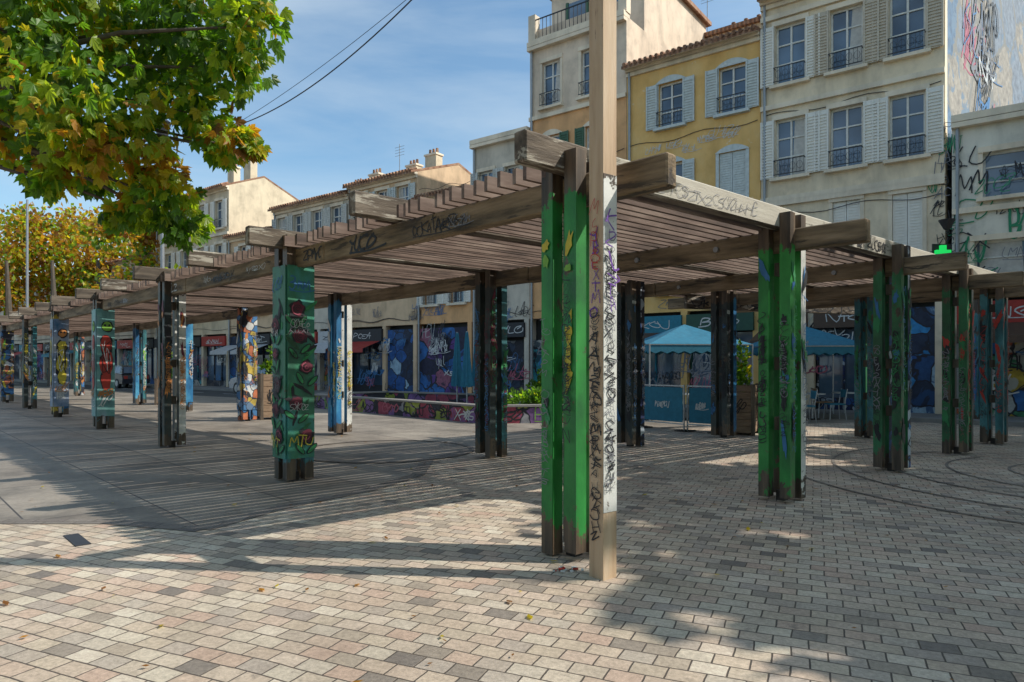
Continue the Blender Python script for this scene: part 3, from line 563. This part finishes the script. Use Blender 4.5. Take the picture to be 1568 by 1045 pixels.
rd=noisy("asphalt",[(0.04,0.04,0.042),(0.065,0.063,0.06)],6,rough=.9,bm=.4)
mb=MB(); mb.poly([PT(20,.008,2.2),PT(86,.008,2.2),PT(86,.008,6),PT(20,.008,6)],rd)
for i in range(14): mb.poly([PT(22+i*4,.013,4.05),PT(24+i*4,.013,4.05),PT(24+i*4,.013,4.17),PT(22+i*4,.013,4.17)],c_white)
mb.make("road")
# ------------------------------------------------------------ antennas, wires
mb=MB()
for (x,y,d) in ((612,250,36),(1083,15,36)):
    p=W(x,y,d); mb.tube([p-Z*1.8,p+Z*1.0],.02,galv,6)
    for k in range(4): mb.bar(p+Z*(.4+.15*k)-D*.35,p+Z*(.4+.15*k)+D*.35,.015,.015,galv)
mb.make("roof_antennas")
mb=MB()
def wire(a,b,sag,r):
    pts=[a.lerp(b,i/24)-Z*sag*4*(i/24)*(1-i/24) for i in range(25)]; mb.tube(pts,r,iron,5)
wire(W(355,195,16),W(655,-25,11),.35,.012); wire(W(300,225,18),W(640,-15,13),.2,.006)
mb.make("overhead_cables")
def lamp(name,p,h,lantern=True):
    mb=MB(); mb.tube([p,p+Z*.9,p+Z*1.0,p+Z*h],[.11,.1,.065,.045],galv,12)
    if lantern:
        t=p+Z*h; mb.tube([t,t+Z*.12,t+Z*.5,t+Z*.56,t+Z*.72],[.05,.14,.22,.25,.04],iron,10)
        for s_ in (-1,1): mb.tube([t-Z*.6,t-Z*.5+Vector((s_*.4,0,0)),t-Z*.1+Vector((s_*.45,0,0))],.02,iron,6)
    mb.make(name,smooth=False)
g=W(249,640,20); lamp("street_lamp",Vector((g.x,20,0)),8.1)
lamp("street_lamp",Vector(((42-CX)/F*30,30,0)),8.8,False)
mb=MB(); p=PT(-.1,5.55,.75); mb.bar(PT(-.1,5.4,0),PT(-.1,5.4,.8),.04,.04,iron)
mb.tube([p-Z*.15,p,p+Z*.12,p+Z*.16],[.08,.16,.22,.03],iron,10); mb.make("wall_lantern")
mg=bpy.data.materials.new("green_cross_light"); mg.use_nodes=True; b=mg.node_tree.nodes['Principled BSDF']; b.inputs['Base Color'].default_value=(0,.3,.1,1); b.inputs['Emission Color'].default_value=(0.02,1,.15,1); b.inputs['Emission Strength'].default_value=.6
mb=MB(); p=PT(0.0,4.75,.75); mb.box(p,(.42,.10,.15),mg,(1,0,0)); mb.box(p,(.15,.104,.42),mg,(1,0,0)); mb.box(p+Vector((0,.07,0)),(.52,.03,.52),iron); mb.bar(PT(0,4.75,0),p+Vector((0,.07,0)),.04,.04,iron); mb.make("pharmacy_cross_sign")
# ------------------------------------------------------------ trees
def leafmat(name,col,tr=0.5):
    m=bpy.data.materials.new(name); m.use_nodes=True; nt=m.node_tree; nt.nodes.clear(); o=nt.nodes.new('ShaderNodeOutputMaterial')
    d=nt.nodes.new('ShaderNodeBsdfPrincipled'); t=nt.nodes.new('ShaderNodeBsdfTranslucent'); mxs=nt.nodes.new('ShaderNodeMixShader'); mxs.inputs[0].default_value=tr
    d.inputs['Base Color'].default_value=(*col,1); d.inputs['Roughness'].default_value=.45
    t.inputs[0].default_value=(min(1,col[0]*3.0),min(1,col[1]*3.0),col[2]*1.2,1)
    nt.links.new(d.outputs[0],mxs.inputs[1]); nt.links.new(t.outputs[0],mxs.inputs[2]); nt.links.new(mxs.outputs[0],o.inputs[0]); return m
LM=[leafmat("leaf_dark",(0.045,0.095,0.012)),leafmat("leaf_green",(0.09,0.18,0.018)),leafmat("leaf_lime",(0.20,0.26,0.018)),leafmat("leaf_yellow",(0.33,0.27,0.02)),leafmat("leaf_orange",(0.30,0.15,0.02)),leafmat("leaf_brown",(0.17,0.075,0.02))]
bark=noisy("bark",[(0.05,0.04,0.03),(0.13,0.105,0.08)],7,0,(1,1,.2),.9,.8)
def leaves(name,clumps,size,palm,parent,wts,droop=.5,sparse=0.5):
    V=[];Fc=[];M=[]; rs=np.random.RandomState(len(clumps)+3)
    for (cx,cy,cz,rx,ry,rz,n) in clumps:
        for i in range(n):
            d=rs.normal(size=3); d/=np.linalg.norm(d)+1e-9; r=rs.rand()**sparse
            nn=noise.noise(Vector((cx+d[0]*3,cy+d[1]*3,cz+d[2]*3))); r*=1+.35*nn
            p=np.array((cx,cy,cz))+d*r*np.array((rx,ry,rz))
            a=rs.normal(size=3)*.6+d*.6; a[2]-=droop; a/=np.linalg.norm(a); b=np.cross(a,rs.normal(size=3)); b/=np.linalg.norm(b)+1e-9; nrm=np.cross(a,b)
            q=noise.noise(Vector(p)*.9)+(d[0]*.35+d[2]*.2)*r+rs.normal()*.35  # sun-side light put into leaf colour: yellower to the right and top
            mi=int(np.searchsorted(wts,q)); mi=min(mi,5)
            s=size*(.7+.6*rs.rand())
            if palm:
                for k in range(5):
                    an=(-1.25,-.62,0,.62,1.25)[k]; l=s*(.62,.9,1.05,.9,.62)[k]
                    dd=a*math.cos(an)+b*math.sin(an)-np.array((0,0,.25)); ee=np.cross(nrm,dd); ee/=np.linalg.norm(ee)+1e-9
                    j=len(V); V+= [tuple(p),tuple(p+dd*l*.6+ee*l*.24+nrm*l*.08),tuple(p+dd*l),tuple(p+dd*l*.6-ee*l*.24+nrm*l*.08)]; Fc.append((j,j+1,j+2,j+3)); M.append(mi)
            else:
                j=len(V); V+= [tuple(p),tuple(p+a*s*.5+b*s*.38+nrm*s*.1),tuple(p+a*s),tuple(p+a*s*.5-b*s*.38+nrm*s*.1)]; Fc.append((j,j+1,j+2,j+3)); M.append(mi)
    me=bpy.data.meshes.new(name); me.from_pydata(V,[],Fc)
    for m in LM: me.materials.append(m)
    me.polygons.foreach_set('material_index',M); me.update(); o=bpy.data.objects.new(name,me); sc.collection.objects.link(o)
    if parent: o.parent=parent
    return o
e=empty("chestnut_tree"); D0=7.6
ic=[(60,40,110,0),(190,20,110,.4),(300,30,95,.1),(385,25,50,-.3),(360,90,62,0),(250,100,85,.5),(120,130,95,-.3),(20,140,95,0),(300,165,60,.2),(345,212,45,.2),(385,225,18,.2),(200,190,75,0),(230,255,50,.4),(255,300,50,.3),(280,345,38,.4),(215,320,38,.5),(110,225,60,-.2),(75,270,32,-.2),(20,210,50,.3),(150,265,40,.6),(140,-60,150,0),(320,-80,110,.3),(-80,60,160,.6),(-60,-100,200,0),(400,-50,40,0),(180,330,25,.5)]
cl=[]
for (x,y,r,dd) in ic:
    p=W(x,y,D0+dd*1.5); rr=r/F*D0; cl.append((p.x,p.y,p.z,rr,rr*1.1,rr*.9,int(60+330*rr*rr+150*rr)))
cl+=[(-8.5,8.5,7,2.6,2.6,2.2,700),(-9,6,6.5,2.4,2.2,2,500),(-6.5,9.5,8.0,2,2,1.6,400),(-8,7.5,9.5,2.6,2.4,1.6,400),(-11,8,7,2,2.3,2,400)]
leaves("foliage",cl,.115,True,e,[-.48,-.06,.36,.68,.98])
mb=MB(); tb=Vector((-8.6,7.8,0)); mb.tube([tb,tb+Z*1,tb+Vector((.1,0,3)),tb+Vector((0,.1,4.6))],[.34,.26,.22,.19],bark,14)
for (x,y,r,dd) in ic[:20]+ic[20:23]:
    p=W(x,y,D0+dd*1.5); s0=tb+Vector((0,.05,U(3.2,4.6))); m1=s0.lerp(p,.45)+Vector((U(-.2,.2),U(-.3,.3),.5)); mb.tube([s0,m1,s0.lerp(p,.75)+Z*.25,p+Vector((.1,0,-.1))],[.08,.045,.025,.008],bark,7)
mb.make("trunk_and_limbs",e,smooth=True)
def tree(name,x,y,h,r,n,size,wts,seed=0):
    e=empty(name); random.seed(seed+11); tb=Vector((x,y,0)); mb=MB(); zt=h-r*1.5
    mb.tube([tb,tb+Z*.6,tb+Vector((.15,.1,zt*.6)),tb+Vector((0,0,zt))],[.34,.25,.2,.17],bark,12)
    cl=[(x,y,zt+r*.6,r*.55,r*.55,r*.5,n//8)]
    for i in range(14):
        t=i*2.399; rr=r*(.35+.35*((i*7)%5)/4); p=tb+Vector((math.cos(t)*rr,math.sin(t)*rr,zt+U(.1,1.2)*r)); cr=r*U(.36,.5)
        cl.append((p.x,p.y,p.z,cr,cr,cr*.8,n//14)); mb.tube([tb+Vector((0,0,zt*U(.8,1))),tb.lerp(p,.5)*1+Z*(zt*.5+.2),p],[.1,.06,.02],bark,6)
    leaves("foliage",cl,size,False,e,wts); mb.make("trunk_and_limbs",e,smooth=True)
wt=[-.35,.05,.38,.62,.86]
tree("plane_tree",12.4,1.8,10.8,4.5,14000,.55,wt,1)
tree("plane_tree",15.2,6.6,10.8,4.6,14000,.55,wt,2)
tree("plane_tree",18.5,11.2,10.5,4.2,9000,.55,wt,4)
tree("plane_tree",9.5,-6.5,9,3.5,3500,.32,wt,3)
tree("plane_tree",1.5,-8.5,11,5,5000,.6,wt,5)  # unseen, behind camera: added to block sky light over the foreground
tree("plane_tree",-9.0,-8.0,11,5,5000,.6,wt,6)  # also unseen behind camera, added to darken the foreground shade
random.seed(5); cl=[]; mb=MB()
for (x,y,r) in ((20,400,55),(75,385,60),(140,400,60),(200,395,55),(40,345,40),(110,350,45),(170,350,38),(240,410,45),(-40,380,80),(10,450,50),(100,450,60),(190,455,55),(280,440,35),(225,360,30),(-100,420,90)):
    d=U(44,56) if x<250 else 43; p=W(x,y,d); rr=r/F*d; cl.append((p.x,p.y,p.z,rr,rr,rr*.85,int(420*rr)))
for x in (10,80,150,215,-60): p=W(x,560,49); mb.tube([Vector((p.x,49,0)),Vector((p.x+.2,49,5)),Vector((p.x,49,9))],[.3,.22,.1],bark,8)
e=empty("distant_trees"); leaves("foliage",cl,.36,False,e,[-.75,-.42,-.15,.12,.55],.3,.6); mb.make("trunks",e)
# ------------------------------------------------------------ square furniture
def low_wall():
    e=MB(); gm=mural("low_wall_graffiti",[(0.25,0.25,0.26),(0.3,0.05,0.08),(0.03,0.03,0.04),(0.28,0.32,0.05),(0.2,0.1,0.25)],2.0); cap=plain("concrete_cap",(0.26,0.24,0.22))
    pts=[Vector((-7.4,25.2,0)),Vector((-0.7,18.3,0)),Vector((1.7,18.6,0)),Vector((2.0,23,0)),Vector((-5,27.5,0)),Vector((-7.4,25.2,0))]
    for i in range(5):
        a,b=pts[i],pts[i+1]; e.bar(a+Z*.22,b+Z*.22,.3,.44,gm); e.bar(a+Z*.465,b+Z*.465,.38,.05,cap)
        if i<2:
            u=(b-a).normalized(); n=Vector((u.y,-u.x,0)); ln=(b-a).length
            for k in range(int(ln/1.2)): tag(e,a+u*(.1+k*1.2)+Z*.08+n*.152,u,Z,n,U(.8,1.2),.28,random.choice([c_white,c_black,c_lime,c_pink,c_black]),U(.025,.05),4,off=.006)
    e.make("graffiti_low_wall")
low_wall()
teal=plain("teal_fabric",(0.02,0.17,0.27),.8); teal2=plain("blue_banner",(0.03,0.19,0.28),.8); alu=plain("aluminium",(0.45,0.46,0.48),.4,.2,.7)
def canopy(p,w_,d_,h,ang):
    mb=MB(); u=Vector((math.cos(ang),math.sin(ang),0)); v=Vector((-u.y,u.x,0)); ap=p+Z*(h+.62)
    cs=[p+u*sx*w_/2+v*sy*d_/2+Z*h for sx,sy in ((-1,-1),(1,-1),(1,1),(-1,1))]
    for i in range(4):
        a,b=cs[i],cs[(i+1)%4]; m_=(a+b)/2+(ap-(a+b)/2)*.5-Z*.05
        mb.poly([a,b,m_],teal); mb.poly([b,ap,m_],teal); mb.poly([ap,a,m_],teal)
        k=9; 
        for j in range(k):
            x0=a.lerp(b,j/k); x1=a.lerp(b,(j+1)/k); mb.poly([x0,x1,x1-Z*.2,(x0+x1)/2-Z*.27,x0-Z*.2],teal2)
        mb.tube([a-Z*h,a],.022,alu,8); mb.bar(a-Z*.02,b-Z*.02,.025,.025,alu); mb.bar(ap-Z*.04,a-Z*.04,.02,.02,alu)
    mb.make("cafe_canopy")
canopy(Vector((5.15,20.4,0)),3.0,2.6,2.15,.12); canopy(Vector((8.5,20.0,0)),2.8,2.5,2.1,-.05)
def folded(p,h):
    mb=MB(); mb.tube([p,p+Z*h],.03,alu,8)
    k=12; prof=[(0.05,h),(0.10,h-.4),(0.15,h-1.0),(0.2,h-1.5),(.26,h-1.95)]; rings=[]
    for r,z in prof: rings.append([p+Vector((math.cos(2*math.pi*i/k)*r*(1 if i%2 else .55),math.sin(2*math.pi*i/k)*r*(1 if i%2 else .55),z-(0 if i%2 else .05))) for i in range(k)])
    for a in range(len(rings)-1):
        for i in range(k): mb.poly([rings[a][i],rings[a][(i+1)%k],rings[a+1][(i+1)%k],rings[a+1][i]],teal2)
    mb.tube([p,p+Z*.08],[.3,.27],steel,12); mb.make("folded_parasol")
for x,d in ((700,25),(715,24.3),(730,25.4)): folded(Vector(((x-CX)/F*d,d,0)),2.75)
def barrier(a,b):
    mb=MB(); u=(b-a).normalized(); n=Vector((u.y,-u.x,0))
    for p in (a,b): mb.tube([p,p+Z*1.1],.02,alu,8); mb.box(p+Z*.015,(.35,.3,.03),steel,n)
    mb.bar(a+Z*1.07,b+Z*1.07,.03,.03,alu); mb.bar(a+Z*.17,b+Z*.17,.03,.03,alu)
    mb.bar(a+u*.04+Z*.62,b-u*.04+Z*.62,.008,.82,teal2); ln=(b-a).length
    tag(mb,a+u*ln*.3+Z*.55+n*.005,u,Z,n,ln*.42,.15,c_white,.018,7,off=.004)
    mb.make("cafe_barrier")
b0=G(985,655);b1=G(1050,661);b2=G(1097,664); barrier(b0,b1-Vector((.04,0,0))); barrier(b1+Vector((.04,0,0)),b2); barrier(G(1172,664),G(1215,655)); barrier(b0+Vector((-.05,.1,0)),b0+Vector((.3,3,0)))
cw=plain("woven_chair",(0.35,0.2,0.1)); 
def chair(p,ang,col):
    mb=MB(); u=Vector((math.cos(ang),math.sin(ang),0)); v=Vector((-u.y,u.x,0))
    mb.box(p+Z*.45,(.42,.42,.04),col,u)
    for i in (-1,1):
        for j in (-1,1): mb.tube([p+u*i*.19+v*j*.19+Z*.44,p+u*i*.23+v*j*.22],.014,alu,6)
        mb.tube([p-u*.19+v*i*.19+Z*.44,p-u*.27+v*i*.19+Z*.88],.014,alu,6)
    mb.box(p-u*.25+Z*.75,(.02,.38,.22),col,u); mb.make("bistro_chair")
def table(p):
    mb=MB(); mb.tube([p+Z*.72,p+Z*.75],.35,c_white,16); mb.tube([p,p+Z*.72],.03,alu,8); mb.tube([p,p+Z*.03],.22,steel,12); mb.make("bistro_table")
for i in range(6):
    p=Vector((3.6+i*1.25,19.2+U(-.6,1.5),0)); table(p); chair(p+Vector((-.6,.1,0)),0,cw); chair(p+Vector((.6,-.1,0)),3.1,teal2)
pl=noisy("planter_wood",[(0.20,0.13,0.08),(0.33,0.22,0.14)],6,0,(1,1,3),.8,.3)
def planter(p,w,h,ang,trel=True):
    e=empty("wooden_planter"); mb=MB(); u=Vector((math.cos(ang),math.sin(ang),0)); v=Vector((-u.y,u.x,0)); k=7
    for i in range(k):
        z=.06+(i+.5)*(h-.06)/k; hh=(h-.06)/k-.012
        for s_ in (-1,1): mb.box(p+u*s_*w/2+Z*z,(.03,w-.05,hh),pl,u); mb.box(p+v*s_*w/2+Z*z,(w-.05,.03,hh),pl,u)
    for i in (-1,1):
        for j in (-1,1): mb.box(p+u*i*(w/2)+v*j*(w/2)+Z*(h/2),(.08,.08,h+.04),wood_V,u)
    mb.box(p+Z*(h-.08),(w-.05,w-.05,.04),plain("soil",(0.04,0.03,0.02)),u)
    tag(mb,p-v*(w/2+.017)-u*w*.3+Z*h*.4,u,Z,-v,w*.6,h*.3,c_black,.02,4,off=.003)
    tag(mb,p+u*(w/2+.017)-v*w*.35+Z*h*.35,v,Z,u,w*.7,h*.4,c_black,.03,4,off=.003)
    mb.make("box",e); leaves("plant",[(p.x,p.y,p.z+h+.15,w*.42,w*.42,.3,260),(p.x+.1,p.y,p.z+h+.55,.2,.2,.4,120)],.12,False,e,[-.1,.5,.9,1.2,1.6],-.5)
planter(G(1140,668)+Vector((0,.55,0)),.82,1.12,-.45)
planter(G(410,643)+Vector((0,.4,0)),.7,1.3,.5); planter(Vector((1.0,24.5,0)),1.2,.6,.3); planter(Vector((2.8,24.8,0)),1.2,.6,.2); planter(Vector((-13.5,27,0)),.9,1.0,.3)
e=empty("shrub_bed"); leaves("foliage",[(U(-.5,1.6),U(19.3,21),.55,.35,.35,.28,150) for i in range(9)],.13,False,e,[-.1,.45,.8,1.2,1.6],-.4)
def car(p,ang,col,name="parked_car"):
    e=empty(name); mb=MB(); u=Vector((math.cos(ang),math.sin(ang),0)); v=Vector((-u.y,u.x,0))
    cm=bpy.data.materials.new("car_paint"); cm.use_nodes=True; b=cm.node_tree.nodes['Principled BSDF']; b.inputs['Base Color'].default_value=(*col,1); b.inputs['Roughness'].default_value=.25; b.inputs['Coat Weight'].default_value=.6
    lo=[(-2.0,.3),(-2.05,.6),(-1.95,.88),(-1.0,.97),(1.1,.95),(1.85,.8),(2.05,.6),(2.0,.3)]; hi=[(-1.85,.92),(-1.55,1.38),(-1.1,1.47),(.2,1.45),(.55,1.35),(1.2,.95)]
    def ext(pr,w0,w1,m_):
        f=lambda z:(w0+(w1-w0)*(z-.9)/.6 if z>.9 else w0)
        for s_ in (-1,1): mb.poly([p+u*x+v*s_*f(z)+Z*z for x,z in pr],m_)
        for i in range(len(pr)):
            (x0,z0),(x1,z1)=pr[i],pr[(i+1)%len(pr)]
            mb.poly([p+u*x0+v*f(z0)+Z*z0,p+u*x1+v*f(z1)+Z*z1,p+u*x1-v*f(z1)+Z*z1,p+u*x0-v*f(z0)+Z*z0],m_)
    ext(lo,.86,.82,cm); ext(hi,.80,.62,cm)
    for s_ in (-1,1):
        f=lambda z:.80-.18*(z-.9)/.6+.006
        for pr in ([(-1.6,1.0),(-1.42,1.33),(-.75,1.38),(-.75,1.0)],[(-.68,1.0),(-.68,1.38),(.2,1.38),(.85,1.0)]):
            mb.poly([p+u*x+v*s_*f(z)+Z*z for x,z in pr],glass)
        for x in (-1.25,1.3):
            mb.tube([p+u*x+v*s_*.68+Z*.31,p+u*x+v*s_*.875+Z*.31],.31,c_black,18); mb.tube([p+u*x+v*s_*.87+Z*.31,p+u*x+v*s_*.885+Z*.31],.19,alu,12)
        mb.box(p+u*2.0+v*s_*.6+Z*.65,(.08,.3,.14),frame,u); mb.box(p-u*2.02+v*s_*.65+Z*.7,(.06,.22,.2),c_red,u)
    for pr in (((1.22,.98),(.6,1.34)),((-1.86,.97),(-1.6,1.36))):
        (x0,z0),(x1,z1)=pr; o_=u*(.012 if x0>0 else -.012)+Z*.01; mb.poly([p+u*x0+v*.7+Z*z0+o_,p+u*x1+v*.6+Z*z1+o_,p+u*x1-v*.6+Z*z1+o_,p+u*x0-v*.7+Z*z0+o_],glass)
    mb.make("body",e)
ang=math.atan2(D.y,D.x)
for t,o_,c_ in ((29.5,3.2,(.38,.40,.42)),(46,3.2,(.03,.03,.04))): 
    p=PT(t,0.01,o_); car(p,ang,c_)
mb=MB()
for i in range(320):
    x=U(-8,7); y=2.6+U(0,1)**1.3*14; a=U(0,6.28); s_=U(.015,.045); p=Vector((x,y,.014+.01*rnd()))
    u=Vector((math.cos(a),math.sin(a),U(-.15,.25))); v=Vector((-math.sin(a),math.cos(a),U(-.2,.2)))
    mb.poly([p-u*s_,p+v*s_*.5,p+u*s_,p-v*s_*.5],random.choice([LM[3],LM[4],LM[5],LM[5]]))
for i in range(14):
    p=G(873+U(-25,25),874+U(-4,5))+Z*.02; mb.box(p,(U(.01,.05),U(.01,.04),.01),random.choice([c_red,c_white,c_white]),Vector((math.cos(i),math.sin(i),0)))
mb.make("fallen_leaves")
